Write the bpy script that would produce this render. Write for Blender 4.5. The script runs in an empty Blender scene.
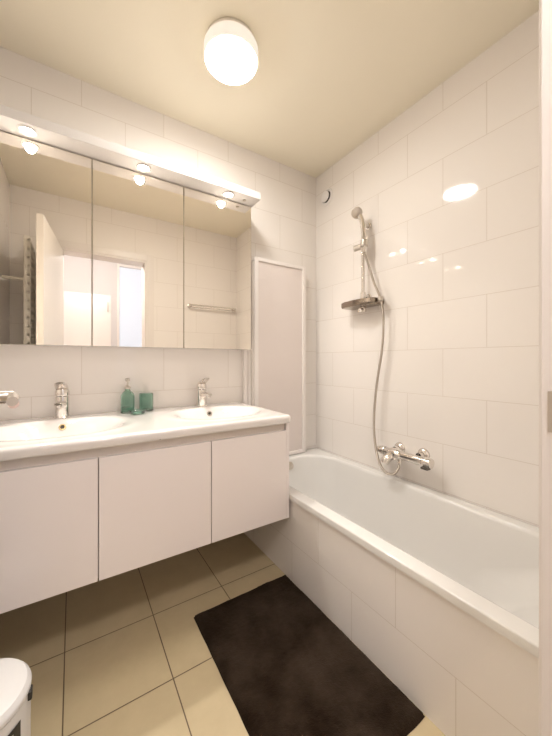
import bpy, bmesh, math, random
from mathutils import Vector, Matrix
random.seed(4)
SC = bpy.context.scene
COL = SC.collection
PI = math.pi

# ------------------------------------------------------------------ camera
cam_d = bpy.data.cameras.new('camera')
cam_d.sensor_width = 36.0
cam_d.lens = 312.0 / 736.0 * 36.0
cam_d.shift_y = -7.0 / 736.0
cam_d.clip_start = 0.02
cam = bpy.data.objects.new('camera', cam_d)
COL.objects.link(cam)
cam.location = (-1.6004, -1.8815, 1.125)
cam.rotation_euler = (PI / 2, 0, math.radians(56.92 - 90))
SC.camera = cam

# ------------------------------------------------------------------ world, exposure
w = bpy.data.worlds.new('world')
SC.world = w
w.use_nodes = True
w.node_tree.nodes['Background'].inputs[0].default_value = (1.0, 0.93, 0.86, 1)
w.node_tree.nodes['Background'].inputs[1].default_value = 0.25
SC.view_settings.view_transform = 'Standard'
SC.view_settings.look = 'None'
SC.view_settings.gamma = 1
SC.view_settings.use_curve_mapping = False
SC.view_settings.exposure = 1.25
LAMP_E = 38.0       # ceiling lamp diffuser
SPOT_W = 5.6        # each cabinet spotlight
HALL_FILL_W = 18.0       # added fill lamp on the hall ceiling, out of view
WIN_E = 0.32         # hall window daylight
WARM = (1.0, 0.975, 0.93)

# ------------------------------------------------------------------ room sizes
XL, YF, ZC = -2.03, -1.70, 2.562          # left wall, door wall, ceiling
TH = 0.15
DX0, DX1, DZ = -1.67, -1.00, 2.10         # clear door opening
RIM_Z, TUB_X = 0.446, -0.672
TOP_Z = 0.852
HY = -3.46                                 # far wall of the hall

# ------------------------------------------------------------------ materials
def mat(name, col, rough=0.5, metal=0.0, spec=0.5, emit=None, es=0.0, coat=0.0, noise=None, bump=None):
    m = bpy.data.materials.new(name)
    m.use_nodes = True
    nt = m.node_tree
    b = nt.nodes['Principled BSDF']
    b.inputs['Base Color'].default_value = (*col, 1)
    b.inputs['Roughness'].default_value = rough
    b.inputs['Metallic'].default_value = metal
    b.inputs['Specular IOR Level'].default_value = spec
    if coat:
        b.inputs['Coat Weight'].default_value = coat
        b.inputs['Coat Roughness'].default_value = 0.05
    if emit:
        b.inputs['Emission Color'].default_value = (*emit, 1)
        b.inputs['Emission Strength'].default_value = es
    if noise or bump:
        tc = nt.nodes.new('ShaderNodeTexCoord')
    if noise:
        sc, amt = noise
        n = nt.nodes.new('ShaderNodeTexNoise')
        n.inputs['Scale'].default_value = sc
        n.inputs['Detail'].default_value = 5
        nt.links.new(tc.outputs['Object'], n.inputs['Vector'])
        mr = nt.nodes.new('ShaderNodeMapRange')
        mr.inputs['From Min'].default_value = 0.3
        mr.inputs['From Max'].default_value = 0.7
        mr.inputs['To Min'].default_value = 1 - amt
        mr.inputs['To Max'].default_value = 1 + amt
        nt.links.new(n.outputs['Fac'], mr.inputs['Value'])
        mx = nt.nodes.new('ShaderNodeVectorMath')
        mx.operation = 'SCALE'
        mx.inputs[0].default_value = col
        nt.links.new(mr.outputs['Result'], mx.inputs['Scale'])
        nt.links.new(mx.outputs['Vector'], b.inputs['Base Color'])
    if bump:
        sc, st, dist = bump
        n2 = nt.nodes.new('ShaderNodeTexNoise')
        n2.inputs['Scale'].default_value = sc
        n2.inputs['Detail'].default_value = 4
        nt.links.new(tc.outputs['Object'], n2.inputs['Vector'])
        bp = nt.nodes.new('ShaderNodeBump')
        bp.inputs['Strength'].default_value = st
        bp.inputs['Distance'].default_value = dist
        nt.links.new(n2.outputs['Fac'], bp.inputs['Height'])
        nt.links.new(bp.outputs['Normal'], b.inputs['Normal'])
    return m

def tile_mat(name, au, av, ou, ov, bw, rh, col, grout, mortar, rough, offset=0.5, mott=None, bumpd=0.0012, vmax=None):
    """bonded tiles laid out in real metres: au/av = world axis of the tile width / height"""
    m = bpy.data.materials.new(name)
    m.use_nodes = True
    nt = m.node_tree
    b = nt.nodes['Principled BSDF']
    b.inputs['Roughness'].default_value = rough
    g = nt.nodes.new('ShaderNodeNewGeometry')
    sp = nt.nodes.new('ShaderNodeSeparateXYZ')
    nt.links.new(g.outputs['Position'], sp.inputs[0])
    cb = nt.nodes.new('ShaderNodeCombineXYZ')
    for k, (ax, of) in enumerate(((au, ou), (av, ov))):
        ad = nt.nodes.new('ShaderNodeMath')
        ad.operation = 'ADD'
        ad.inputs[1].default_value = of
        nt.links.new(sp.outputs[ax], ad.inputs[0])
        src = ad
        if k == 1 and vmax is not None:      # the last course runs uncut to the wall
            src = nt.nodes.new('ShaderNodeMath')
            src.operation = 'MINIMUM'
            src.inputs[1].default_value = vmax + of
            nt.links.new(ad.outputs[0], src.inputs[0])
        nt.links.new(src.outputs[0], cb.inputs[k])
    br = nt.nodes.new('ShaderNodeTexBrick')
    br.offset = offset
    br.offset_frequency = 2
    br.squash = 1.0
    nt.links.new(cb.outputs[0], br.inputs['Vector'])
    br.inputs['Scale'].default_value = 1.0
    br.inputs['Mortar Size'].default_value = mortar
    br.inputs['Mortar Smooth'].default_value = 0.25
    br.inputs['Bias'].default_value = 0.0
    br.inputs['Brick Width'].default_value = bw
    br.inputs['Row Height'].default_value = rh
    br.inputs['Color1'].default_value = (*col, 1)
    br.inputs['Color2'].default_value = (*[c * 0.985 for c in col], 1)
    br.inputs['Mortar'].default_value = (*grout, 1)
    out = br.outputs['Color']
    if mott:
        sc, amt, col2 = mott
        n = nt.nodes.new('ShaderNodeTexNoise')
        n.inputs['Scale'].default_value = sc
        n.inputs['Detail'].default_value = 6
        n.inputs['Roughness'].default_value = 0.6
        nt.links.new(cb.outputs[0], n.inputs['Vector'])
        mr = nt.nodes.new('ShaderNodeMapRange')
        mr.inputs['From Min'].default_value = 0.35
        mr.inputs['From Max'].default_value = 0.7
        mr.inputs['To Min'].default_value = 0
        mr.inputs['To Max'].default_value = amt
        nt.links.new(n.outputs['Fac'], mr.inputs['Value'])
        mx = nt.nodes.new('ShaderNodeMix')
        mx.data_type = 'RGBA'
        mx.blend_type = 'MULTIPLY'
        nt.links.new(mr.outputs[0], mx.inputs['Factor'])
        nt.links.new(out, mx.inputs['A'])
        mx.inputs['B'].default_value = (*col2, 1)
        out = mx.outputs['Result']
    nt.links.new(out, b.inputs['Base Color'])
    iv = nt.nodes.new('ShaderNodeMath')
    iv.operation = 'SUBTRACT'
    iv.inputs[0].default_value = 1.0
    nt.links.new(br.outputs['Fac'], iv.inputs[1])
    bp = nt.nodes.new('ShaderNodeBump')
    bp.inputs['Strength'].default_value = 0.6
    bp.inputs['Distance'].default_value = bumpd
    nt.links.new(iv.outputs[0], bp.inputs['Height'])
    # faint unevenness of the glaze
    n3 = nt.nodes.new('ShaderNodeTexNoise')
    n3.inputs['Scale'].default_value = 5.0
    n3.inputs['Detail'].default_value = 1
    nt.links.new(cb.outputs[0], n3.inputs['Vector'])
    b2 = nt.nodes.new('ShaderNodeBump')
    b2.inputs['Strength'].default_value = 0.05
    b2.inputs['Distance'].default_value = 0.004
    nt.links.new(n3.outputs['Fac'], b2.inputs['Height'])
    nt.links.new(bp.outputs['Normal'], b2.inputs['Normal'])
    nt.links.new(b2.outputs['Normal'], b.inputs['Normal'])
    return m

WT = (0.905, 0.85, 0.80)
GR = (0.76, 0.69, 0.62)
BW, RH, ZB = 0.407, 0.2457, 0.205
M = {}
M['tile_right'] = tile_mat('glazed_wall_tile_right', 'Y', 'Z', 0.392 - BW * 0.5 + BW * 20, -ZB + RH * 2, BW, RH, WT, GR, 0.0016, 0.055)
M['tile_back'] = tile_mat('glazed_wall_tile_back', 'X', 'Z', 1.766 - BW * 0.5 + BW * 20, -ZB + RH * 2 - 0.012, BW, RH, WT, GR, 0.0016, 0.055)
M['tile_front'] = tile_mat('glazed_wall_tile_front', 'X', 'Z', 1.7 + BW * 20, -ZB + RH * 2, BW, RH, WT, GR, 0.0016, 0.055)
M['tile_left'] = tile_mat('glazed_wall_tile_left', 'Y', 'Z', 0.3 + BW * 20, -ZB + RH * 2, BW, RH, WT, GR, 0.0016, 0.055)
M['tile_bath'] = tile_mat('glazed_bath_apron_tile', 'Y', 'Z', 0.997 - BW * 0.5 + BW * 20, -0.198 + RH * 2 - RH, BW, RH, WT, GR, 0.0014, 0.12)
M['floor'] = tile_mat('beige_floor_tile', 'X', 'Y', 1.302 + 0.3245 * 20, 0.427 + 0.330 * 20, 0.3245, 0.330, (0.60, 0.49, 0.305), (0.16, 0.11, 0.065), 0.0022, 0.38,
                      offset=0.0, mott=(9.0, 0.45, (0.80, 0.78, 0.74)), bumpd=0.002, vmax=-0.11)
M['ceiling'] = mat('cream_ceiling_paint', (0.94, 0.87, 0.715), 0.7, noise=(3, 0.01))
M['white_paint'] = mat('white_satin_paint', (0.82, 0.76, 0.71), 0.35)
M['door_paint'] = mat('white_door_paint', (0.84, 0.77, 0.68), 0.3)
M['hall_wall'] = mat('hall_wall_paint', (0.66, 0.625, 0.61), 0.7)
M['hall_floor'] = mat('hall_wood_floor', (0.42, 0.27, 0.15), 0.4, noise=(6, 0.15))
M['lacquer'] = mat('white_gloss_lacquer', (0.92, 0.845, 0.815), 0.16)
M['groove'] = mat('cream_aluminium_groove', (0.84, 0.75, 0.67), 0.3)
M['dark_gap'] = mat('shadow_gap_board', (0.45, 0.38, 0.33), 0.6)
M['ceramic'] = mat('white_sanitary_ceramic', (0.84, 0.79, 0.755), 0.08, coat=0.5)
M['enamel'] = mat('white_bath_enamel', (0.80, 0.775, 0.74), 0.10, coat=0.5)
M['chrome'] = mat('polished_chrome', (0.80, 0.76, 0.72), 0.09, metal=1.0)
M['chrome_dull'] = mat('brushed_chrome', (0.62, 0.57, 0.51), 0.30, metal=1.0)
M['dark_chrome'] = mat('dark_tinted_plastic', (0.10, 0.085, 0.07), 0.2)
M['brass'] = mat('brass_overflow_ring', (0.72, 0.56, 0.30), 0.2, metal=1.0)
M['mirror'] = mat('silvered_mirror', (0.95, 0.91, 0.85), 0.0, metal=1.0)
M['mirror_edge'] = mat('mirror_glass_edge', (0.42, 0.34, 0.23), 0.25)
M['white_plastic'] = mat('white_plastic', (0.86, 0.82, 0.79), 0.3)
M['screen_frame'] = mat('white_aluminium_profile', (0.90, 0.84, 0.80), 0.3)
M['screen_pane'] = mat('frosted_pink_white_pane', (0.80, 0.715, 0.675), 0.35)
M['seal'] = mat('grey_seal', (0.74, 0.68, 0.63), 0.5)
M['bin'] = mat('white_bin_plastic', (0.74, 0.72, 0.705), 0.28)
M['black'] = mat('black_label', (0.02, 0.018, 0.015), 0.4)
M['label_mark'] = mat('pale_label_stripe', (0.55, 0.50, 0.42), 0.5)
M['smoked'] = mat('smoked_chrome', (0.34, 0.29, 0.24), 0.22, metal=1.0)
M['pelmet'] = mat('cream_pelmet_lacquer', (0.74, 0.70, 0.67), 0.6)
M['lampwhite'] = mat('opal_lamp_housing', (0.86, 0.80, 0.70), 0.35)
M['drum'] = mat('glowing_opal_drum', (0.86, 0.80, 0.70), 0.35, emit=WARM, es=0.20)
M['diffuser'] = mat('lit_opal_diffuser', (1, 0.95, 0.88), 0.4, emit=WARM, es=LAMP_E)
M['spot_glow'] = mat('lit_halogen_lens', (1, 1, 1), 0.4, emit=(1.0, 0.88, 0.72), es=45.0)
M['hall_fill_glow'] = mat('hall_fill_diffuser', (1, 1, 1), 0.4, emit=(1.0, 0.93, 0.85), es=0.9)
M['daylight'] = mat('daylit_frosted_pane', (0.30, 0.30, 0.33), 0.5, emit=(0.80, 0.87, 1.0), es=WIN_E)
M['radiator'] = mat('white_radiator_enamel', (0.82, 0.77, 0.68), 0.3)
M['towel'] = mat('dark_grey_towel', (0.06, 0.05, 0.04), 0.95, noise=(60, 0.4), bump=(220, 0.8, 0.004))

def glass(name, col):
    m = bpy.data.materials.new(name)
    m.use_nodes = True
    b = m.node_tree.nodes['Principled BSDF']
    b.inputs['Base Color'].default_value = (*col, 1)
    b.inputs['Roughness'].default_value = 0.04
    b.inputs['Transmission Weight'].default_value = 1.0
    b.inputs['IOR'].default_value = 1.45
    return m
M['green_glass'] = glass('green_glass', (0.60, 0.79, 0.72))
M['soap'] = glass('green_liquid_soap', (0.45, 0.75, 0.65))

def mat_material():
    """pile of the bath mat: brushed patches of pile, dark brown"""
    m = bpy.data.materials.new('dark_brown_pile')
    m.use_nodes = True
    nt = m.node_tree
    b = nt.nodes['Principled BSDF']
    b.inputs['Roughness'].default_value = 0.95
    b.inputs['Specular IOR Level'].default_value = 0.02
    b.inputs['Sheen Weight'].default_value = 0.04
    b.inputs['Sheen Tint'].default_value = (0.8, 0.6, 0.5, 1)
    tc = nt.nodes.new('ShaderNodeTexCoord')
    n = nt.nodes.new('ShaderNodeTexNoise')
    n.inputs['Scale'].default_value = 5.5
    n.inputs['Detail'].default_value = 5
    n.inputs['Roughness'].default_value = 0.6
    nt.links.new(tc.outputs['Object'], n.inputs['Vector'])
    r = nt.nodes.new('ShaderNodeValToRGB')
    r.color_ramp.elements[0].position = 0.36
    r.color_ramp.elements[0].color = (0.017, 0.010, 0.0055, 1)
    r.color_ramp.elements[1].position = 0.66
    r.color_ramp.elements[1].color = (0.046, 0.032, 0.022, 1)
    nt.links.new(n.outputs['Fac'], r.inputs['Fac'])
    nt.links.new(r.outputs['Color'], b.inputs['Base Color'])
    n2 = nt.nodes.new('ShaderNodeTexNoise')
    n2.inputs['Scale'].default_value = 260
    nt.links.new(tc.outputs['Object'], n2.inputs['Vector'])
    bp = nt.nodes.new('ShaderNodeBump')
    bp.inputs['Strength'].default_value = 0.9
    bp.inputs['Distance'].default_value = 0.006
    nt.links.new(n2.outputs['Fac'], bp.inputs['Height'])
    nt.links.new(bp.outputs['Normal'], b.inputs['Normal'])
    return m
M['pile'] = mat_material()

def hose_material():
    m = bpy.data.materials.new('ribbed_metal_hose')
    m.use_nodes = True
    nt = m.node_tree
    b = nt.nodes['Principled BSDF']
    b.inputs['Base Color'].default_value = (0.46, 0.40, 0.34, 1)
    b.inputs['Metallic'].default_value = 0.85
    b.inputs['Roughness'].default_value = 0.33
    tc = nt.nodes.new('ShaderNodeTexCoord')
    wv = nt.nodes.new('ShaderNodeTexWave')
    wv.bands_direction = 'Z'
    wv.inputs['Scale'].default_value = 60
    nt.links.new(tc.outputs['Object'], wv.inputs['Vector'])
    bp = nt.nodes.new('ShaderNodeBump')
    bp.inputs['Strength'].default_value = 0.5
    bp.inputs['Distance'].default_value = 0.002
    nt.links.new(wv.outputs['Fac'], bp.inputs['Height'])
    nt.links.new(bp.outputs['Normal'], b.inputs['Normal'])
    return m
M['hose'] = hose_material()

# ------------------------------------------------------------------ mesh helpers
def box(bm, x0, x1, y0, y1, z0, z1, bev=0.0, seg=2, rot=None):
    t = bmesh.new()
    bmesh.ops.create_cube(t, size=1.0)
    for v in t.verts:
        v.co = Vector(((x0 + x1) / 2 + v.co.x * (x1 - x0), (y0 + y1) / 2 + v.co.y * (y1 - y0), (z0 + z1) / 2 + v.co.z * (z1 - z0)))
    if bev:
        bmesh.ops.bevel(t, geom=t.edges[:], offset=bev, segments=seg, affect='EDGES', profile=0.5)
    if rot is not None:
        bmesh.ops.transform(t, matrix=rot, verts=t.verts)
    merge(bm, t)

def merge(bm, t):
    me = bpy.data.meshes.new('tmp')
    t.to_mesh(me)
    t.free()
    bm.from_mesh(me)
    bpy.data.meshes.remove(me)

def frame_of(d):
    d = d.normalized()
    a = Vector((0, 0, 1)) if abs(d.z) < 0.9 else Vector((1, 0, 0))
    u = d.cross(a).normalized()
    return u, d.cross(u).normalized()

def lathe(bm, prof, o=(0, 0, 0), axis=(0, 0, 1), n=40, sx=1.0, sy=1.0):
    """prof: (radius, distance along the axis)"""
    o = Vector(o)
    ax = Vector(axis).normalized()
    if abs(ax.z) > 0.999:
        u, v = Vector((1, 0, 0)), Vector((0, 1, 0)) * (1 if ax.z > 0 else -1)
    else:
        u, v = frame_of(ax)
    rings = []
    for r, h in prof:
        if r < 1e-6:
            rings.append([bm.verts.new(o + ax * h)])
        else:
            rings.append([bm.verts.new(o + ax * h + u * (r * sx * math.cos(2 * PI * k / n)) + v * (r * sy * math.sin(2 * PI * k / n))) for k in range(n)])
    for a, b in zip(rings, rings[1:]):
        bridge(bm, a, b)

def bridge(bm, a, b):
    n = max(len(a), len(b))
    for k in range(n):
        k2 = (k + 1) % n
        if len(a) == 1 and len(b) == 1:
            continue
        if len(a) == 1:
            bm.faces.new((a[0], b[k], b[k2]))
        elif len(b) == 1:
            bm.faces.new((a[k], a[k2], b[0]))
        else:
            bm.faces.new((a[k], a[k2], b[k2], b[k]))

def loft(bm, rings, cap0=False, cap1=False):
    R = [[bm.verts.new(p) for p in r] for r in rings]
    for a, b in zip(R, R[1:]):
        bridge(bm, a, b)
    if cap0:
        bm.faces.new(R[0][::-1])
    if cap1:
        bm.faces.new(R[-1])

def catmull(pts, n=10):
    P = [Vector(p) for p in pts]
    P = [P[0] * 2 - P[1]] + P + [P[-1] * 2 - P[-2]]
    out = []
    for i in range(1, len(P) - 2):
        for k in range(n):
            t = k / n
            a, b, c, d = P[i - 1], P[i], P[i + 1], P[i + 2]
            out.append(0.5 * ((2 * b) + (c - a) * t + (2 * a - 5 * b + 4 * c - d) * t * t + (3 * b - a - 3 * c + d) * t ** 3))
    out.append(P[-2])
    return out

def tube(bm, pts, r, n=14):
    pts = [Vector(p) for p in pts]
    rs = r if isinstance(r, (list, tuple)) else [r] * len(pts)
    d = (pts[1] - pts[0]).normalized()
    u, v = frame_of(d)
    rings = []
    for i, p in enumerate(pts):
        t = pts[min(i + 1, len(pts) - 1)] - pts[max(i - 1, 0)]
        t.normalize()
        u = (u - t * u.dot(t)).normalized()
        v = t.cross(u)
        rings.append([p + u * rs[i] * math.cos(2 * PI * k / n) + v * rs[i] * math.sin(2 * PI * k / n) for k in range(n)])
    loft(bm, rings, True, True)

def cyl(bm, a, b, r, n=28, bev=0.0):
    a, b = Vector(a), Vector(b)
    L = (b - a).length
    if bev:
        prof = [(0, 0), (r - bev, 0), (r - bev * 0.3, bev * 0.3), (r, bev), (r, L - bev), (r - bev * 0.3, L - bev * 0.3), (r - bev, L), (0, L)]
    else:
        prof = [(0, 0), (r, 0), (r, L), (0, L)]
    lathe(bm, prof, a, b - a, n)

def obj(name, bm, m, parent=None, smooth=True, angle=35, loc=None):
    bmesh.ops.recalc_face_normals(bm, faces=bm.faces[:])
    if loc is not None:
        bmesh.ops.translate(bm, vec=-Vector(loc), verts=bm.verts)
    if smooth:
        for f in bm.faces:
            f.smooth = True
        for e in bm.edges:
            if len(e.link_faces) == 2 and e.calc_face_angle(0) > math.radians(angle):
                e.smooth = False
    me = bpy.data.meshes.new(name)
    bm.to_mesh(me)
    bm.free()
    o = bpy.data.objects.new(name, me)
    me.materials.append(m)
    COL.objects.link(o)
    if smooth:
        wn = o.modifiers.new('weighted_normals', 'WEIGHTED_NORMAL')
        wn.keep_sharp = True
    if loc is not None:
        o.location = loc
    if parent is not None:
        o.parent = parent
        o.matrix_parent_inverse = Matrix.Translation(-Vector(world_loc(parent)))
    return o

def world_loc(o):
    l = Vector(o.location)
    p = o
    while p.parent is not None:
        l = p.matrix_parent_inverse @ l
        p = p.parent
        l = l + Vector(p.location)
    return l

def thing(name, label, cat, loc=(0, 0, 0), group=None):
    o = bpy.data.objects.new(name, None)
    o.empty_display_size = 0.05
    COL.objects.link(o)
    o.location = loc
    tag(o, label, cat, group)
    return o

def tag(o, label, cat, group=None):
    o['label'] = label
    o['category'] = cat
    if group:
        o['group'] = group
    return o

def struct(o, label=None, cat=None):
    o['kind'] = 'structure'
    if label:
        o['label'] = label
        o['category'] = cat
    return o

def B():
    return bmesh.new()

def copy_tree(o, parent=None):
    c = o.copy()
    COL.objects.link(c)
    if parent is not None:
        c.parent = parent
    for ch in [x for x in bpy.data.objects if x.parent == o]:
        copy_tree(ch, c)
    return c

# ================================================================== SETTING
def slab(name, m, boxes, label, cat):
    b = B()
    for q in boxes:
        box(b, *q)
    return struct(obj(name, b, m, smooth=False), label, cat)

slab('floor', M['floor'], [(XL - TH, TH, YF - TH, TH, -0.10, 0.0)], 'square beige floor tiles with dark grout lines', 'floor')
slab('ceiling', M['ceiling'], [(XL - TH, TH, YF - TH, TH, ZC, ZC + 0.10)], 'plain cream painted bathroom ceiling', 'ceiling')
slab('wall_back', M['tile_back'], [(XL - TH, TH, 0.0, TH, 0.0, ZC)], 'white tiled wall behind the mirror cabinet and the vanity', 'wall')
slab('wall_right', M['tile_right'], [(0.0, TH, YF - TH, 0.0, 0.0, ZC)], 'white tiled wall along the bath carrying the shower', 'wall')
slab('wall_left', M['tile_left'], [(XL - TH, XL, YF - TH, 0.0, 0.0, ZC)], 'white tiled wall seen only at the left edge of the mirror', 'wall')
slab('wall_front', M['tile_front'], [(XL, DX0 - 0.03, YF - TH, YF, 0, ZC), (DX1 + 0.03, 0.0, YF - TH, YF, 0, ZC), (DX0 - 0.03, DX1 + 0.03, YF - TH, YF, DZ + 0.03, ZC)],
     'white tiled wall with the doorway, reflected in the mirror', 'wall')

# door frame (lining + casing)
b = B()
box(b, DX1, DX1 + 0.03, YF - TH - 0.012, YF - 0.002, 0, DZ + 0.03, 0.003)
box(b, DX0 - 0.03, DX0, YF - TH - 0.012, YF - 0.002, 0, DZ + 0.03, 0.003)
box(b, DX0, DX1, YF - TH - 0.012, YF - 0.002, DZ, DZ + 0.03, 0.003)
for s in (YF + 0.0002, YF - TH - 0.006):
    box(b, DX1 + 0.018, DX1 + 0.085, s - 0.006, s + 0.006, 0, DZ + 0.085, 0.003)
    box(b, DX0 - 0.085, DX0 - 0.018, s - 0.006, s + 0.006, 0, DZ + 0.085, 0.003)
    box(b, DX0 - 0.018, DX1 + 0.018, s - 0.006, s + 0.006, DZ + 0.018, DZ + 0.085, 0.003)
frame = struct(obj('trim_1', b, M['white_paint']), 'white door frame at the right edge of the photo', 'door frame')
b = B()
box(b, DX1 - 0.002, DX1 + 0.002, YF - 0.040, YF - 0.011, 1.018, 1.080, 0.001)
obj('strike_plate', b, M['chrome_dull'], frame)['label'] = 'grey metal strike plate'

# open door leaf, seen in the mirror
hinge = Vector((DX0 - 0.002, YF + 0.010, 0))
rot = Matrix.Translation(hinge) @ Matrix.Rotation(math.radians(97), 4, 'Z')
b = B()
box(b, 0.0, 0.74, 0.0, 0.040, 0.012, DZ - 0.006, 0.002, rot=rot)
door = struct(obj('door_1', b, M['door_paint']), 'white door standing open, reflected in the left mirror', 'door')
b = B()
cyl(b, rot @ Vector((0.68, -0.001, 1.05)), rot @ Vector((0.68, -0.048, 1.05)), 0.011)
cyl(b, rot @ Vector((0.68, -0.001, 1.05)), rot @ Vector((0.68, -0.009, 1.05)), 0.026)
tube(b, [rot @ Vector((0.685, -0.046, 1.05)), rot @ Vector((0.62, -0.048, 1.05)), rot @ Vector((0.56, -0.046, 1.05))], 0.009)
obj('door_handle', b, M['chrome_dull'], door)

# hall behind the doorway (seen through the mirror)
HX0, HX1 = -2.7, 0.5
slab('floor_hall', M['hall_floor'], [(HX0, HX1, HY, YF - TH, -0.10, 0.0)], 'wooden floor of the hall beyond the doorway', 'floor')
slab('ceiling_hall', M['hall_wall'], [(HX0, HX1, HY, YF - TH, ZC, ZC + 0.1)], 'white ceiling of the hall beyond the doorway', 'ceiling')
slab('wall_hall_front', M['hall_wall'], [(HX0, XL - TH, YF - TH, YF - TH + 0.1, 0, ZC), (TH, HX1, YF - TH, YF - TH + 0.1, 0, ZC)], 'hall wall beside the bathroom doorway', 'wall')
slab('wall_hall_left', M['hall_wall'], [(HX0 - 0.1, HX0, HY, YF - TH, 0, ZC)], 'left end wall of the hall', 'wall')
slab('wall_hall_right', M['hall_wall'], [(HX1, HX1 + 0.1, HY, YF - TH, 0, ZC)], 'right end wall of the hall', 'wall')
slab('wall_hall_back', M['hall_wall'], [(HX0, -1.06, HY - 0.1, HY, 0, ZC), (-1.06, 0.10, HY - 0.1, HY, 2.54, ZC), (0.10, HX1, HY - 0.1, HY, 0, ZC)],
     'white hall wall opposite the bathroom, seen in the mirror', 'wall')
b = B()
box(b, -1.03, 0.07, HY - 0.07, HY - 0.05, 0.03, 2.51)
win = struct(obj('window_1', b, M['daylight'], smooth=False), 'tall bluish daylit window in the hall, seen in the mirror', 'window')
b = B()
box(b, -1.06, -1.03, HY - 0.09, HY + 0.01, 0, 2.54, 0.003)
box(b, 0.07, 0.10, HY - 0.09, HY + 0.01, 0, 2.54, 0.003)
box(b, -1.03, 0.07, HY - 0.09, HY + 0.01, 2.51, 2.54, 0.003)
box(b, -1.03, 0.07, HY - 0.09, HY + 0.01, 0.0, 0.03, 0.003)
obj('window_frame', b, M['white_paint'], win)
b = B()
box(b, -2.00, -1.14, HY, HY + 0.03, 0.0, 2.06, 0.003)
d2 = struct(obj('door_2', b, M['white_paint']), 'white flush door in the hall, seen in the mirror', 'door')
b = B()
cyl(b, (-1.18, HY + 0.03, 1.84), (-1.18, HY + 0.06, 1.84), 0.006)
cyl(b, (-1.18, HY + 0.03, 1.94), (-1.18, HY + 0.06, 1.94), 0.006)
cyl(b, (-1.18, HY + 0.06, 1.82), (-1.18, HY + 0.06, 1.96), 0.008)
obj('door_handle', b, M['chrome_dull'], d2)
hall_fill = thing('ceiling_lamp', 'unseen round fill lamp added on the hall ceiling outside the bathroom doorway', 'lamp', (-1.40, -2.15, ZC))  # unseen lamp, added to brighten the cabinet fronts through the doorway
b = B()
lathe(b, [(0, 0), (0.15, 0), (0.15, -0.03), (0.14, -0.03), (0, -0.03)], (-1.40, -2.15, ZC))
obj('base', b, M['white_plastic'], hall_fill)
b = B()
lathe(b, [(0.14, -0.03), (0.135, -0.06), (0.08, -0.08), (0, -0.085)], (-1.40, -2.15, ZC))
obj('diffuser', b, M['hall_fill_glow'], hall_fill)
ld = bpy.data.lights.new('hall_fill_light', 'POINT')  # point source of the added hall fill
ld.energy = HALL_FILL_W
ld.color = (1.0, 0.96, 0.95)
ld.shadow_soft_size = 0.12
lo = bpy.data.objects.new('fill_light', ld)
COL.objects.link(lo)
lo.parent = hall_fill
lo.location = (0, 0, -0.25)

# ================================================================== BATH
def rrect(x0, x1, y0, y1, rx, ry, z, n=16, m=14, near=None):
    """rounded rectangle, counter-clockwise; always 4*(n+m) points"""
    pts = []
    qx, qy = near or (rx, ry)
    far_ = (rx, ry)
    cs = [((x1 - rx), (y1 - ry), 0), ((x0 + rx), (y1 - ry), 90), ((x0 + qx), (y0 + qy), 180), ((x1 - qx), (y0 + qy), 270)]
    rr_ = [far_, far_, (qx, qy), (qx, qy)]
    for i, (cx, cy, a0) in enumerate(cs):
        rx, ry = rr_[i]
        for k in range(n):
            a = math.radians(a0 + 90.0 * k / (n - 1))
            pts.append(Vector((cx + rx * math.cos(a), cy + ry * math.sin(a), z)))
        nx, ny, na = cs[(i + 1) % 4]
        rx, ry = rr_[(i + 1) % 4]
        e = pts[-1]
        s = Vector((nx + rx * math.cos(math.radians(na)), ny + ry * math.sin(math.radians(na)), z))
        for k in range(1, m + 1):
            pts.append(e.lerp(s, k / (m + 1)))
    return pts

bath = thing('bathtub', 'long white enamel bathtub against the tiled shower wall', 'bathtub', (-0.34, -0.85, 0.0))
b = B()
x0, x1, y0, y1 = TUB_X, -0.004, YF + 0.006, -0.004
Z = RIM_Z
rings = [rrect(x0 + 0.016, x1 - 0.01, y0 + 0.01, y1 - 0.01, 0.004, 0.004, Z - 0.030),
         rrect(x0 + 0.001, x1, y0, y1, 0.006, 0.006, Z - 0.030),
         rrect(x0, x1, y0, y1, 0.008, 0.008, Z - 0.006),
         rrect(x0 + 0.005, x1 - 0.001, y0 + 0.002, y1 - 0.002, 0.010, 0.010, Z),
         rrect(x0 + 0.058, x1 - 0.052, y0 + 0.035, y1 - 0.090, 0.185, 0.20, Z + 0.001, near=(0.08, 0.08)),
         rrect(x0 + 0.068, x1 - 0.062, y0 + 0.043, y1 - 0.100, 0.182, 0.20, Z - 0.004, near=(0.08, 0.08)),
         rrect(x0 + 0.076, x1 - 0.069, y0 + 0.055, y1 - 0.108, 0.178, 0.20, Z - 0.018, near=(0.08, 0.08)),
         rrect(x0 + 0.085, x1 - 0.078, y0 + 0.10, y1 - 0.120, 0.17, 0.19, Z - 0.08, near=(0.09, 0.09)),
         rrect(x0 + 0.105, x1 - 0.098, y0 + 0.28, y1 - 0.150, 0.16, 0.18, Z - 0.22),
         rrect(x0 + 0.125, x1 - 0.118, y0 + 0.36, y1 - 0.180, 0.15, 0.17, Z - 0.31),
         rrect(x0 + 0.155, x1 - 0.148, y0 + 0.42, y1 - 0.220, 0.13, 0.15, Z - 0.355),
         rrect(x0 + 0.205, x1 - 0.198, y0 + 0.48, y1 - 0.280, 0.09, 0.11, Z - 0.37),
         rrect(x0 + 0.30, x1 - 0.29, y0 + 0.62, y1 - 0.42, 0.03, 0.04, Z - 0.374)]
loft(b, rings, False, True)
obj('shell', b, M['enamel'], bath, angle=60)
b = B()
oc = Vector((-0.335, -0.116, Z - 0.05))
lathe(b, [(0, 0.016), (0.012, 0.015), (0.024, 0.011), (0.028, 0.004), (0.028, -0.008)], oc, (0, -1, 0.2))
obj('overflow_cap', b, M['chrome_dull'], bath)
b = B()
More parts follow.
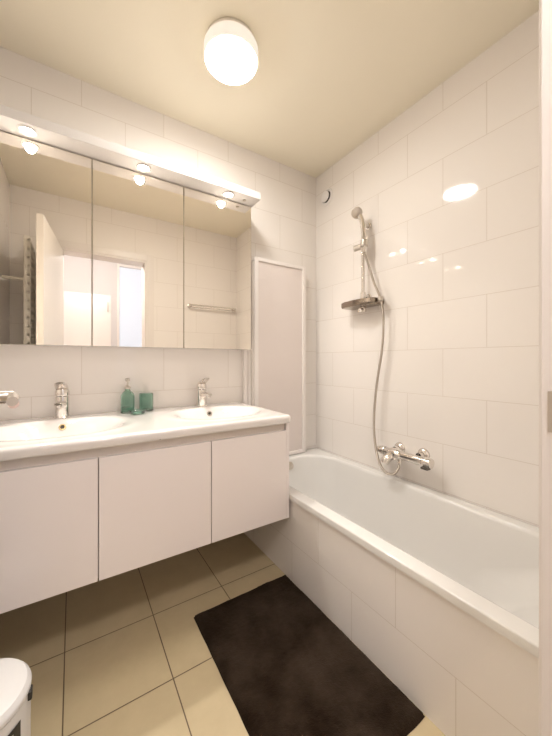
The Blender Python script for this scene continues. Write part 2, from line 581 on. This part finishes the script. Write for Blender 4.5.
lathe(b, [(0, 0.003), (0.022, 0.003), (0.03, 0.0), (0.03, -0.004)], (-0.335, -0.50, Z - 0.372))
obj('drain', b, M['chrome'], bath)

b = B()
box(b, TUB_X + 0.010, TUB_X + 0.034, YF + 0.001, -0.001, 0.0, RIM_Z - 0.031)
obj('apron', b, M['tile_bath'], bath, smooth=False)['label'] = 'tiled front apron'

# ---- folding bath screen folded flat against the back wall
sc_ = thing('bath_screen', 'white framed frosted bath screen folded against the back wall', 'bath screen', (-0.37, -0.05, RIM_Z))
zb, zt = RIM_Z + 0.004, 1.822
b = B()
box(b, -0.6485, -0.622, -0.034, -0.001, zb, zt - 0.02, 0.004)
box(b, -0.621, -0.600, -0.040, -0.001, zb, zt - 0.02, 0.004)
obj('wall_profile', b, M['screen_frame'], sc_)
def leaf(xa, xb, ya, yb, top, names):
    f = 0.030
    q = B()
    box(q, xa, xa + f, ya, yb, zb, top, 0.004)
    box(q, xb - f, xb, ya, yb, zb, top, 0.004)
    box(q, xa + f - 0.002, xb - f + 0.002, ya, yb, top - 0.024, top, 0.004)
    box(q, xa + f - 0.002, xb - f + 0.002, ya, yb, zb, zb + 0.024, 0.004)
    fr = obj(names[0], q, M['screen_frame'], sc_)
    q = B()
    ym = (ya + yb) / 2
    box(q, xa + f - 0.004, xb - f + 0.004, ym - 0.003, ym + 0.003, zb + 0.02, top - 0.02)
    obj(names[1], q, M['screen_pane'], fr, smooth=False)
leaf(-0.585, -0.152, -0.064, -0.040, zt, ('leaf_frame', 'pane'))
leaf(-0.580, -0.190, -0.034, -0.012, zt - 0.012, ('leaf_frame', 'pane'))
b = B()
box(b, -0.602, -0.584, -0.056, -0.028, zb + 0.005, zt - 0.03, 0.003)
obj('hinge_seal', b, M['seal'], sc_)

# ================================================================== VANITY
VX1, VX0, VY = -0.676, -1.960, -0.586
vb, vt, vtop = 0.327, 0.774, 0.812
van = thing('vanity_cabinet', 'white wall-hung vanity cabinet with three handleless doors', 'cabinet', (-1.32, -0.30, vb))
b = B()
box(b, VX0, VX1, VY + 0.022, -0.002, vb, 0.740, 0.0015)
box(b, VX1 - 0.018, VX1, VY, -0.002, vb, vtop - 0.001, 0.0015)
box(b, VX0, VX0 + 0.018, VY, -0.002, vb, vtop - 0.001, 0.0015)
obj('carcass', b, M['lacquer'], van)
b = B()
box(b, VX0 + 0.018, VX1 - 0.018, VY + 0.0205, VY + 0.040, vt - 0.05, vtop - 0.001, 0.002)
obj('grip_groove', b, M['groove'], van)
edges = [VX0 + 0.0, -1.523, -1.093, VX1 - 0.0]
for i in range(3):
    b = B()
    xa, xb = edges[i] + 0.0016, edges[i + 1] - 0.0016
    if i == 2:
        xb = VX1 - 0.0185
    if i == 0:
        xa = VX0 + 0.0185
    box(b, xa, xb, VY - 0.001, VY + 0.019, vb + 0.002, vt, 0.0018)
    obj('door', b, M['lacquer'], van)

# ---- ceramic double washbasin top
TX0, TX1, TY0, TY1 = -1.965, -0.666, -0.606, -0.0015
BAS = [(-1.645, -0.315, 0.250, 0.205), (-0.945, -0.315, 0.235, 0.190)]
def sstep(t):
    t = max(0.0, min(1.0, t))
    return t * t * (3 - 2 * t)
def top_z(x, y):
    z = TOP_Z
    for cx, cy, a, bb in BAS:
        yy = (y - cy) / bb
        xx = (x - cx) / a
        r = (abs(xx) ** 2.2 + abs(yy) ** 2.2) ** (1 / 2.2)
        z += 0.0025 * math.exp(-((r - 1.10) / 0.12) ** 2)           # soft raised lip
        if r < 1.0:
            z -= 0.105 * sstep((1.0 - r) / 0.52) * (0.86 + 0.14 * (1 - r))
    # rounded edges of the slab
    rr = 0.016
    dd = min(y - TY0, TX1 - x)
    if dd < rr:
        z -= rr - math.sqrt(max(0.0, rr * rr - (rr - dd) ** 2))
    return z
b = B()
NX, NY = 240, 120
xs = [TX0 + (TX1 - TX0) * i / NX for i in range(NX + 1)]
ys = [TY0 + (TY1 - TY0) * j / NY for j in range(NY + 1)]
xs = sorted(set(xs + [TX1 - 0.001, TX1 - 0.003]))
ys = sorted(set(ys + [TY0 + 0.001, TY0 + 0.003]))
CR = 0.03
def shape(x, y):
    """round the front right corner in plan"""
    if x > TX1 - CR and y < TY0 + CR:
        u, v = (x - (TX1 - CR)) / CR, ((TY0 + CR) - y) / CR
        k = max(u, v)
        l = math.hypot(u, v)
        if l > 1e-9:
            u, v = u / l * k, v / l * k
        return TX1 - CR + u * CR, TY0 + CR - v * CR
    return x, y
grid = []
for x in xs:
    row = []
    for y in ys:
        px, py = shape(x, y)
        row.append(b.verts.new((px, py, top_z(x, y))))
    grid.append(row)
for i in range(len(xs) - 1):
    for j in range(len(ys) - 1):
        b.faces.new((grid[i][j], grid[i + 1][j], grid[i + 1][j + 1], grid[i][j + 1]))
loop = [grid[i][0] for i in range(len(xs))] + [grid[-1][j] for j in range(1, len(ys))] + [grid[i][-1] for i in range(len(xs) - 2, -1, -1)] + [grid[0][j] for j in range(len(ys) - 2, 0, -1)]
low = [b.verts.new((v.co.x, v.co.y, vtop + 0.006)) for v in loop]
cxm, cym = (TX0 + TX1) / 2, (TY0 + TY1) / 2
low2 = [b.verts.new((v.co.x + (0.006 if v.co.x < cxm else -0.006), v.co.y + (0.006 if v.co.y < cym else -0.0005), vtop + 0.0005)) for v in low]
n = len(loop)
for a_, c_ in ((loop, low), (low, low2)):
    for k in range(n):
        b.faces.new((a_[k], c_[k], c_[(k + 1) % n], a_[(k + 1) % n]))
top = obj('washbasin_top', b, M['ceramic'], angle=50)
tag(top, 'white ceramic double washbasin top with two oval bowls', 'washbasin')
for (cx, cy, a, bb), mm in zip(BAS, ('brass', 'chrome_dull')):
    b = B()
    yy = cy + bb * 0.80
    o = Vector((cx + 0.005, yy, top_z(cx, yy)))
    lathe(b, [(0.0075, 0.002), (0.009, 0.006), (0.0140, 0.006), (0.0150, 0.002), (0.0150, -0.008)], o, (0, -0.90, 0.44), 24)
    ov = obj('overflow_ring', b, M[mm], top)
    b = B()
    lathe(b, [(0, 0.0022), (0.0078, 0.0022), (0.0078, -0.004)], o, (0, -0.90, 0.44), 20)
    obj('overflow_hole', b, M['dark_chrome'], ov)
    b = B()
    zz = top_z(cx, cy)
    lathe(b, [(0, 0.004), (0.015, 0.004), (0.021, 0.002), (0.022, -0.002)], (cx, cy, zz), (0, 0, 1), 28)
    obj('drain', b, M['chrome'], top)

# ---- taps
def faucet(x, y, ang, label):
    zz = TOP_Z
    t = thing('basin_faucet', label, 'faucet', (x, y, zz), 'basin faucets on the washbasin top')
    R_ = Matrix.Translation((x, y, zz)) @ Matrix.Rotation(ang, 4, 'Z')
    K = 1.13
    b = B()
    lathe(b, [(0, 0), (0.032, 0), (0.032, 0.004), (0.0296, 0.007), (0.0288, 0.05), (0.0288, 0.098), (0.027, 0.103), (0, 0.104)], R_ @ Vector((0, 0, 0)), (0, 0, 1), 36)
    obj('body', b, M['chrome'], t)
    b = B()
    rings = []
    for (yy, zc, wd, ht) in ((-0.010, 0.066, 0.019, 0.016), (-0.045, 0.074, 0.0185, 0.0145), (-0.080, 0.078, 0.0175, 0.0115), (-0.103, 0.078, 0.0165, 0.0095), (-0.109, 0.077, 0.012, 0.006)):
        rings.append([R_ @ Vector((K * wd * math.cos(2 * PI * k / 24), yy, zc + ht * math.sin(2 * PI * k / 24))) for k in range(24)])
    loft(b, rings, True, True)
    cyl(b, R_ @ Vector((0, -0.092, 0.074)), R_ @ Vector((0, -0.094, 0.060)), 0.0115, 22, 0.002)
    obj('spout', b, M['chrome'], t)
    b = B()
    lathe(b, [(0.0275, 0.106), (0.0296, 0.110), (0.0296, 0.126), (0.0265, 0.136), (0.012, 0.144), (0, 0.145)], R_ @ Vector((0, 0, 0)), (0, 0, 1), 36)
    rings = []
    for (yy, zc, wd, ht) in ((0.018, 0.131, 0.020, 0.009), (-0.012, 0.143, 0.024, 0.010), (-0.040, 0.157, 0.023, 0.006), (-0.062, 0.168, 0.020, 0.0045), (-0.070, 0.172, 0.013, 0.003)):
        rings.append([R_ @ Vector((K * wd * math.cos(2 * PI * k / 20), yy, zc + ht * math.sin(2 * PI * k / 20))) for k in range(20)])
    loft(b, rings, True, True)
    obj('lever', b, M['chrome'], t)
    return t
faucet(-1.643, -0.060, math.radians(-6), 'chrome mixer faucet at the left basin, left of the green soap dispenser')
faucet(-0.950, -0.060, math.radians(6), 'chrome mixer faucet at the right basin, near the bath screen')

# ---- green glass set
def flat_z(x, y):
    return TOP_Z
sx, sy = -1.358, -0.075
t = thing('soap_dispenser', 'green glass soap dispenser bottle with metal pump, left of the tumbler', 'soap dispenser', (sx, sy, top_z(sx, sy)))
z0 = top_z(sx, sy)
b = B()
outer = [(0.0, 0.0), (0.031, 0.0), (0.0335, 0.003), (0.0335, 0.088), (0.031, 0.098), (0.024, 0.108), (0.015, 0.115), (0.0130, 0.119), (0.0130, 0.126)]
inner = [(0.0105, 0.126), (0.0105, 0.118), (0.022, 0.104), (0.028, 0.096), (0.0305, 0.086), (0.0305, 0.008), (0.0, 0.007)]
lathe(b, outer + inner, (sx, sy, z0), n=40)
obj('bottle', b, M['green_glass'], t)
b = B()
lathe(b, [(0, 0.0085), (0.0290, 0.0085), (0.0290, 0.030), (0, 0.030)], (sx, sy, z0), n=32)
obj('soap', b, M['soap'], t)
b = B()
lathe(b, [(0, 0.1265), (0.0145, 0.1265), (0.0150, 0.129), (0.0145, 0.138), (0.008, 0.142), (0.0045, 0.144), (0.0045, 0.165), (0.0105, 0.166), (0.0115, 0.170), (0.0105, 0.182), (0, 0.184)], (sx, sy, z0), n=28)
tube(b, [(sx, sy, z0 + 0.175), (sx - 0.006, sy - 0.02, z0 + 0.176), (sx - 0.011, sy - 0.038, z0 + 0.168)], [0.0055, 0.005, 0.004], 12)
obj('pump', b, M['chrome_dull'], t)
def cup(name, x, y, ro, h, th, label, cat, flare=0.0):
    zz = top_z(x, y)
    b = B()
    lathe(b, [(0, 0.0005), (ro - 0.004, 0.0005), (ro, 0.004), (ro + flare, h), (ro + flare - th * 0.5, h + th * 0.4), (ro + flare - th, h), (ro - th, 0.010), (0, 0.009)], (x, y, zz), n=48)
    return tag(obj(name, b, M['green_glass'], loc=(x, y, zz)), label, cat)
cup('glass_tumbler', -1.262, -0.055, 0.0365, 0.094, 0.0035, 'green glass tumbler right of the soap dispenser', 'tumbler')
cup('soap_dish', -1.322, -0.150, 0.034, 0.020, 0.0035, 'low green glass dish in front of the tumbler and soap dispenser', 'dish', 0.010)

# ================================================================== MIRROR CABINET
MX0, MX1, MY = -1.958, -0.651, -0.137
mz0, mz1 = 1.197, 2.105
mc = thing('mirror_cabinet', 'long wall cabinet with three mirror doors under a lit pelmet', 'cabinet', (-1.3, -0.07, mz0))
b = B()
box(b, MX0, MX1, MY + 0.022, -0.002, mz0 + 0.002, mz1 - 0.001, 0.001)
obj('carcass', b, M['white_plastic'], mc)
me_ = [MX0, -1.5225, -1.0795, MX1]
for i in range(3):
    xa, xb = me_[i] + 0.0014, me_[i + 1] - 0.0014
    b = B()
    box(b, xa, xb, MY + 0.0012, MY + 0.018, mz0, mz1 - 0.004, 0.0)
    d = obj('mirror_door', b, M['mirror_edge'], mc, smooth=False)
    b = B()
    box(b, xa + 0.0014, xb - 0.0014, MY, MY + 0.0010, mz0 + 0.0008, mz1 - 0.0055)
    obj('mirror_glass', b, M['mirror'], d, smooth=False)
b = B()
box(b, MX0 - 0.003, -0.642, -0.242, -0.002, mz1, mz1 + 0.044, 0.003)
obj('pelmet', b, M['pelmet'], mc)
for x in (-1.762, -1.300, -0.833):
    yy = -0.193
    b = B()
    lathe(b, [(0.027, 0), (0.034, -0.0005), (0.034, -0.004), (0.027, -0.006), (0.024, -0.003)], (x, yy, mz1), n=32)
    s = obj('spotlight', b, M['white_plastic'], mc)
    b = B()
    lathe(b, [(0.0245, -0.0015), (0.015, -0.0035), (0, -0.004)], (x, yy, mz1), n=28)
    obj('lens', b, M['spot_glow'], s)
    l = bpy.data.lights.new('halogen', 'SPOT')
    l.energy = SPOT_W
    l.color = WARM
    l.spot_size = math.radians(150)
    l.spot_blend = 0.8
    l.shadow_soft_size = 0.02
    lo = bpy.data.objects.new('spotlight_beam', l)
    COL.objects.link(lo)
    lo.parent = mc
    lo.location = Vector((x, yy, mz1 - 0.012)) - mc.location
b = B()
lathe(b, [(0, -0.006), (0.008, -0.006), (0.010, -0.004), (0.010, 0.0)], (-0.725, -0.185, mz1), n=20)
obj('switch_button', b, M['chrome_dull'], mc)

# ================================================================== CEILING LAMP
LX, LY = -1.000, -0.590
cl = thing('ceiling_lamp', 'lit round white lamp on the bathroom ceiling', 'lamp', (LX, LY, ZC))
b = B()
lathe(b, [(0, 0), (0.105, 0), (0.110, -0.004), (0.110, -0.022), (0.104, -0.024), (0, -0.024)], (LX, LY, ZC), n=48)
obj('base', b, M['lampwhite'], cl)
b = B()
lathe(b, [(0.104, -0.0245), (0.118, -0.026), (0.121, -0.032), (0.121, -0.082), (0.118, -0.086), (0.1125, -0.086)], (LX, LY, ZC), n=56)
obj('drum', b, M['drum'], cl)
b = B()
lathe(b, [(0.1123, -0.080), (0.1123, -0.088), (0.110, -0.092), (0.085, -0.096), (0, -0.098)], (LX, LY, ZC), n=56)
obj('diffuser', b, M['diffuser'], cl)

# ================================================================== SHOWER
VENT = Vector((0, -0.127, 2.357))
v = thing('air_vent', 'small round white air valve high on the wall in the corner', 'vent', VENT)
b = B()
lathe(b, [(0.060, 0.0005), (0.060, 0.004), (0.055, 0.009), (0.047, 0.010), (0.043, 0.005), (0.040, 0.0005)], VENT, (-1, 0, 0), 40)
obj('ring', b, M['white_plastic'], v)
b = B()
lathe(b, [(0, 0.0004), (0.041, 0.0004), (0.041, 0.001), (0, 0.001)], VENT, (-1, 0, 0), 32)
obj('throat', b, M['dark_chrome'], v)
b = B()
lathe(b, [(0, 0.001), (0.010, 0.001), (0.012, 0.012), (0.0385, 0.014), (0.0385, 0.019), (0.032, 0.022), (0, 0.023)], VENT + Vector((0, 0.003, 0)), (-1, 0, 0), 36)
obj('disc', b, M['white_plastic'], v)

RY, RX = -0.524, -0.056
ra = thing('shower_rail', 'chrome sliding shower rail mounted on the tiled wall', 'shower rail', (0, RY, 1.46))
b = B()
cyl(b, (RX, RY, 1.512), (RX, RY, 2.015), 0.0115, 24, 0.002)
obj('bar', b, M['chrome'], ra)
for z in (1.538, 1.992):
    b = B()
    cyl(b, (-0.001, RY, z), (RX, RY, z), 0.012, 24)
    lathe(b, [(0, 0.0005), (0.020, 0.0005), (0.020, 0.006), (0.014, 0.010)], (0, RY, z), (-1, 0, 0), 28)
    cyl(b, (RX, RY, z - 0.022), (RX, RY, z + 0.022), 0.0175, 24, 0.003)
    obj('bracket', b, M['chrome'], ra)
b = B()
SZ = 1.855
HB = Vector((RX - 0.030, RY - 0.034, SZ))         # holder cone on the room side
cyl(b, (RX, RY, SZ - 0.022), (RX, RY, SZ + 0.022), 0.019, 28, 0.004)
cyl(b, (RX, RY, SZ), (RX - 0.016, RY + 0.060, SZ - 0.004), 0.019, 26, 0.003)
cyl(b, Vector((RX, RY, SZ)), HB + (Vector((RX, RY, SZ)) - HB).normalized() * 0.020, 0.012, 20)
sl = obj('slider', b, M['chrome_dull'], ra)
b = B()
lathe(b, [(0.0178, -0.020), (0.0215, -0.020), (0.0225, 0.0), (0.0215, 0.020), (0.0178, 0.020), (0.0175, 0.0), (0.0178, -0.020)], HB, (0, 0, 1), 28)
obj('holder', b, M['chrome_dull'], sl)

# shower head: handle rising from the holder to the round spray head
sh = thing('hand_shower', 'chrome hand shower clipped in the rail slider', 'hand shower', HB)
hp = [HB + Vector((0.0, -0.002, -0.060)), HB + Vector((0, -0.001, 0.0)), HB + Vector((-0.002, 0.000, 0.07)), HB + Vector((-0.006, 0.006, 0.13)), HB + Vector((-0.014, 0.020, 0.175))]
b = B()
hs = catmull(hp, 8)
tube(b, hs, [0.0125 + 0.0040 * min(1, i / 10.0) for i in range(len(hs))], 20)
obj('handle', b, M['chrome'], sh)
b = B()
hc = HB + Vector((-0.022, 0.038, 0.198))
hd = Vector((-0.66, -0.55, -0.38)).normalized()
lathe(b, [(0, -0.026), (0.018, -0.024), (0.028, -0.014), (0.034, 0.000), (0.035, 0.008), (0.033, 0.011)], hc, hd, 40)
obj('head', b, M['chrome'], sh)
b = B()
lathe(b, [(0.033, 0.0105), (0.030, 0.0125), (0.016, 0.014), (0, 0.014)], hc, hd, 40)
obj('spray_face', b, M['chrome_dull'], sh)

# shelf clipped to the rail
st = thing('shower_shelf', 'flat chrome shower shelf clipped at the foot of the rail', 'shelf', (RX, RY, 1.49))
b = B()
pl = [(-0.0015, -0.372), (-0.0015, -0.640), (-0.085, -0.640), (-0.108, -0.622), (-0.122, -0.580), (-0.126, -0.500), (-0.120, -0.420), (-0.100, -0.376), (-0.075, -0.370)]
def ring2(z, k):
    cx = -0.0015
    cy = sum(p[1] for p in pl) / len(pl)
    return [Vector((cx + (p[0] - cx) * k, cy + (p[1] - cy) * k, z)) for p in pl]
loft(b, [ring2(1.470, 0.90), ring2(1.472, 0.96), ring2(1.480, 1.0), ring2(1.506, 1.0), ring2(1.508, 0.985), ring2(1.506, 0.95), ring2(1.490, 0.93)], True, True)
obj('tray', b, M['smoked'], st, angle=30)
b = B()
cyl(b, (RX, RY - 0.001, 1.4695), (RX, RY - 0.001, 1.436), 0.0185, 28, 0.003)
cyl(b, (RX, RY, 1.452), (RX - 0.045, RY - 0.012, 1.440), 0.013, 24, 0.003)
obj('clamp_knob', b, M['chrome'], st)
b = B()
lathe(b, [(0.013, -0.012), (0.017, -0.012), (0.018, 0), (0.017, 0.012), (0.013, 0.012), (0.012, 0), (0.013, -0.012)], (-0.060, -0.660, 1.497), (0, 0, 1), 24)
obj('hose_ring', b, M['chrome_dull'], st)

# hose
b = B()
hpts = [HB + Vector((0.0, -0.002, -0.061)), (-0.075, -0.590, 1.70), (-0.066, -0.618, 1.60), (-0.060, -0.660, 1.497), (-0.056, -0.678, 1.37), (-0.052, -0.664, 1.19),
        (-0.056, -0.634, 1.01), (-0.066, -0.620, 0.83), (-0.085, -0.634, 0.69), (-0.106, -0.670, 0.585), (-0.118, -0.714, 0.516), (-0.122, -0.760, 0.494), (-0.112, -0.797, 0.505), (-0.094, -0.807, 0.532), (-0.086, -0.806, 0.5545)]
tube(b, catmull(hpts, 12), 0.0072, 14)
tag(obj('shower_hose', b, M['hose']), 'flexible metal shower hose looping down to the bath mixer', 'hose')

# thermostatic bath mixer
mx_z = 0.600
mx = thing('bath_mixer', 'chrome bath mixer tap on the tiled wall above the tub', 'faucet', (0, -0.825, mx_z))
b = B()
cyl(b, (-0.070, -0.705, mx_z), (-0.070, -0.935, mx_z), 0.0240, 32, 0.003)
lathe(b, [(0.024, 0), (0.032, 0.012), (0.034, 0.03), (0.034, 0.055), (0.030, 0.075), (0.024, 0.085)], (-0.070, -0.730, mx_z - 0.002), (0, -1, 0), 32)
obj('body', b, M['chrome'], mx)
for y in (-0.751, -0.899):
    b = B()
    lathe(b, [(0, 0.0005), (0.035, 0.0005), (0.034, 0.006), (0.028, 0.014), (0.018, 0.018), (0.0165, 0.022), (0.0165, 0.052)], (0, y, mx_z + 0.016), (-1, 0, 0), 36)
    obj('escutcheon', b, M['chrome'], mx)
b = B()
lathe(b, [(0.024, 0), (0.027, -0.006), (0.025, -0.03), (0.0205, -0.048), (0.014, -0.058), (0, -0.060)], (-0.070, -0.704, mx_z), (0, -1, 0), 28)
k1 = obj('temperature_knob', b, M['chrome'], mx)
b = B()
cyl(b, (-0.070, -0.655, mx_z + 0.002), (-0.070, -0.640, mx_z + 0.002), 0.0085, 20, 0.002)
obj('knob_button', b, M['dark_chrome'], k1)
b = B()
lathe(b, [(0.024, 0), (0.027, 0.004), (0.027, 0.042), (0.0245, 0.048), (0, 0.049)], (-0.070, -0.936, mx_z), (0, -1, 0), 28)
k2 = obj('flow_knob', b, M['chrome'], mx)
b = B()
box(b, -0.110, -0.076, -0.984, -0.945, mx_z - 0.028, mx_z - 0.016, 0.004)
obj('knob_lever', b, M['dark_chrome'], k2)
b = B()
pts = catmull([(-0.078, -0.760, mx_z - 0.006), (-0.098, -0.752, mx_z - 0.016), (-0.118, -0.744, mx_z - 0.030), (-0.128, -0.740, mx_z - 0.050)], 6)
tube(b, pts, [0.026 - 0.004 * i / (len(pts) - 1) for i in range(len(pts))], 22)
obj('spout', b, M['chrome'], mx)
b = B()
cyl(b, (-0.080, -0.806, mx_z - 0.012), (-0.085, -0.806, mx_z - 0.044), 0.0115, 22, 0.002)
obj('hose_outlet', b, M['chrome'], mx)

# ================================================================== FLOOR THINGS
# bath mat
b = B()
mx0, mx1, my0, my1 = -1.157, -0.667, -1.312, -0.540
nx, ny = 100, 150
from mathutils import noise as mn
vg = []
for i in range(nx + 1):
    row = []
    for j in range(ny + 1):
        x = mx0 + (mx1 - mx0) * i / nx
        y = my0 + (my1 - my0) * j / ny
        e = min(x - mx0, mx1 - x, y - my0, my1 - y)
        h = 0.020 * min(1.0, math.sqrt(max(0, e) / 0.018) if e < 0.018 else 1.0)
        h += 0.0022 * mn.noise(Vector((x * 90, y * 90, 0))) * min(1, e / 0.01) + 0.002 * mn.noise(Vector((x * 14, y * 14, 3)))* min(1, e / 0.01)
        wob = 0.0025
        row.append(b.verts.new((x + wob * mn.noise(Vector((y * 12, 1, 0))), y + wob * mn.noise(Vector((x * 12, 5, 0))), 0.0015 + max(h, 0.0))))
    vg.append(row)
for i in range(nx):
    for j in range(ny):
        b.faces.new((vg[i][j], vg[i + 1][j], vg[i + 1][j + 1], vg[i][j + 1]))
lp = [vg[i][0] for i in range(nx + 1)] + [vg[nx][j] for j in range(1, ny + 1)] + [vg[i][ny] for i in range(nx - 1, -1, -1)] + [vg[0][j] for j in range(ny - 1, 0, -1)]
lw = [b.verts.new((q.co.x, q.co.y, 0.0003)) for q in lp]
for k in range(len(lp)):
    b.faces.new((lp[k], lw[k], lw[(k + 1) % len(lw)], lp[(k + 1) % len(lp)]))
b.faces.new(lw)
tag(obj('bath_mat', b, M['pile'], angle=80, loc=((mx0 + mx1) / 2, (my0 + my1) / 2, 0)), 'dark brown rectangular pile bath mat on the floor beside the tub', 'bath mat')

# pedal bin
PX, PY, PZ = -1.805, -0.870, 0.298
pb = thing('pedal_bin', 'white round waste bin with domed lid at the lower left', 'bin', (PX, PY, 0))
b = B()
lathe(b, [(0, 0.0), (0.108, 0.0), (0.112, 0.004), (0.114, 0.10), (0.1145, PZ - 0.03), (0.1145, PZ), (0.0, PZ)], (PX, PY, 0), n=64)
obj('body', b, M['bin'], pb)
b = B()
lathe(b, [(0.1115, PZ + 0.0015), (0.1155, PZ + 0.003), (0.1165, PZ + 0.010), (0.1145, PZ + 0.016), (0.107, PZ + 0.025), (0.088, PZ + 0.030), (0.04, PZ + 0.034), (0, PZ + 0.035)], (PX, PY, 0), n=64)
obj('lid', b, M['bin'], pb)
def curved_patch(bm, a0, a1, z0, z1, off, nn=16):
    rr = lambda z: 0.114 + 0.0005 * (z - 0.10) / 0.155 + off
    A = []
    for k in range(nn + 1):
        a = math.radians(a0 + (a1 - a0) * k / nn)
        A.append([bm.verts.new((PX + (rr(z) + o_) * math.cos(a), PY + (rr(z) + o_) * math.sin(a), z)) for z, o_ in ((z0, 0), (z1, 0), (z1, 0.0006), (z0, 0.0006))])
    for p, q in zip(A, A[1:]):
        for k in range(4):
            bm.faces.new((p[k], q[k], q[(k + 1) % 4], p[(k + 1) % 4]))
    bm.faces.new(A[0])
    bm.faces.new(A[-1][::-1])
b = B()
curved_patch(b, -105, -30, 0.135, 0.272, 0.0012)
lab = obj('label', b, M['black'], pb)
lab['label'] = 'black label with pale stripes'
b = B()
for k in range(5):
    zc_ = 0.258 - k * 0.022
    curved_patch(b, -98, -40 + (k % 3) * 4, zc_ - 0.005, zc_ + 0.003, 0.0020)
obj('label_stripes', b, M['label_mark'], lab)
b = B()
box(b, PX + 0.104, PX + 0.1195, PY - 0.028, PY - 0.004, PZ - 0.018, PZ + 0.004, 0.003)
obj('hinge', b, M['black'], pb)['label'] = 'black lid hinge'
b = B()
box(b, PX - 0.03, PX + 0.03, PY - 0.150, PY - 0.085, 0.008, 0.016, 0.003)
obj('pedal', b, M['chrome_dull'], pb)

# ================================================================== REMAINING WALL THINGS
# chrome towel arm on the left wall by the basin
ta = thing('towel_holder', 'flat chrome towel holder with a pale round end, left of the left faucet', 'towel holder', (XL, -0.16, 0.955))
b = B()
box(b, XL + 0.010, -1.836, -0.172, -0.148, 0.946, 0.968, 0.004)
obj('bar', b, M['smoked'], ta)
b = B()
cyl(b, (XL + 0.0005, -0.16, 0.955), (XL + 0.012, -0.16, 0.955), 0.028, 28, 0.003)
obj('rosette', b, M['chrome'], ta)
b = B()
lathe(b, [(0, -0.014), (0.010, -0.015), (0.019, -0.009), (0.0215, 0), (0.019, 0.009), (0.012, 0.015), (0, 0.016)], (-1.812, -0.16, 0.944), (0.85, -0.5, 0.2), 28)
obj('end_cap', b, mat('pale_pink_plastic', (0.60, 0.44, 0.39), 0.5), ta)['label'] = 'pale pinkish round end cap'

# towel rail on the door wall above the foot of the bath (in the mirror)
tr = thing('towel_rail', 'slim chrome towel rail on the door wall, reflected in the right mirror', 'towel rail', (-0.31, YF, 1.69))
for z in (1.720,):
    b = B()
    cyl(b, (-0.560, YF + 0.060, z), (-0.035, YF + 0.060, z), 0.0075, 20, 0.002)
    obj('bar', b, M['chrome'], tr)
b = B()
cyl(b, (-0.545, YF + 0.040, 1.697), (-0.070, YF + 0.040, 1.697), 0.006, 18, 0.002)
obj('bar', b, M['chrome'], tr)
for x in (-0.552, -0.044):
    b = B()
    cyl(b, (x, YF + 0.0008, 1.714), (x, YF + 0.072, 1.714), 0.011, 22, 0.002)
    lathe(b, [(0, 0.0005), (0.026, 0.0005), (0.026, 0.008), (0.018, 0.012), (0, 0.012)], (x, YF, 1.714), (0, 1, 0), 28)
    obj('bracket', b, M['chrome'], tr)

# radiator on the left wall behind the open door (in the mirror)
rd = thing('towel_radiator', 'tall white ladder radiator behind the open door, reflected in the left mirror', 'radiator', (-1.93, -1.42, 0.3))
RXx = -1.885
for y in (-1.36, -1.64):
    b = B()
    box(b, RXx - 0.022, RXx + 0.022, y - 0.018, y + 0.018, 0.30, 2.06, 0.006)
    obj('upright', b, M['radiator'], rd)
for k in range(27):
    z = 0.36 + k * 0.064
    b = B()
    cyl(b, (RXx + 0.012, -1.342, z), (RXx + 0.012, -1.658, z), 0.011, 14)
    obj('rung', b, M['radiator'], rd)
for z in (0.55, 1.735):
    b = B()
    cyl(b, (XL + 0.0008, -1.36, z), (RXx - 0.018, -1.36, z), 0.011, 18)
    obj('wall_bracket', b, M['radiator'], rd)
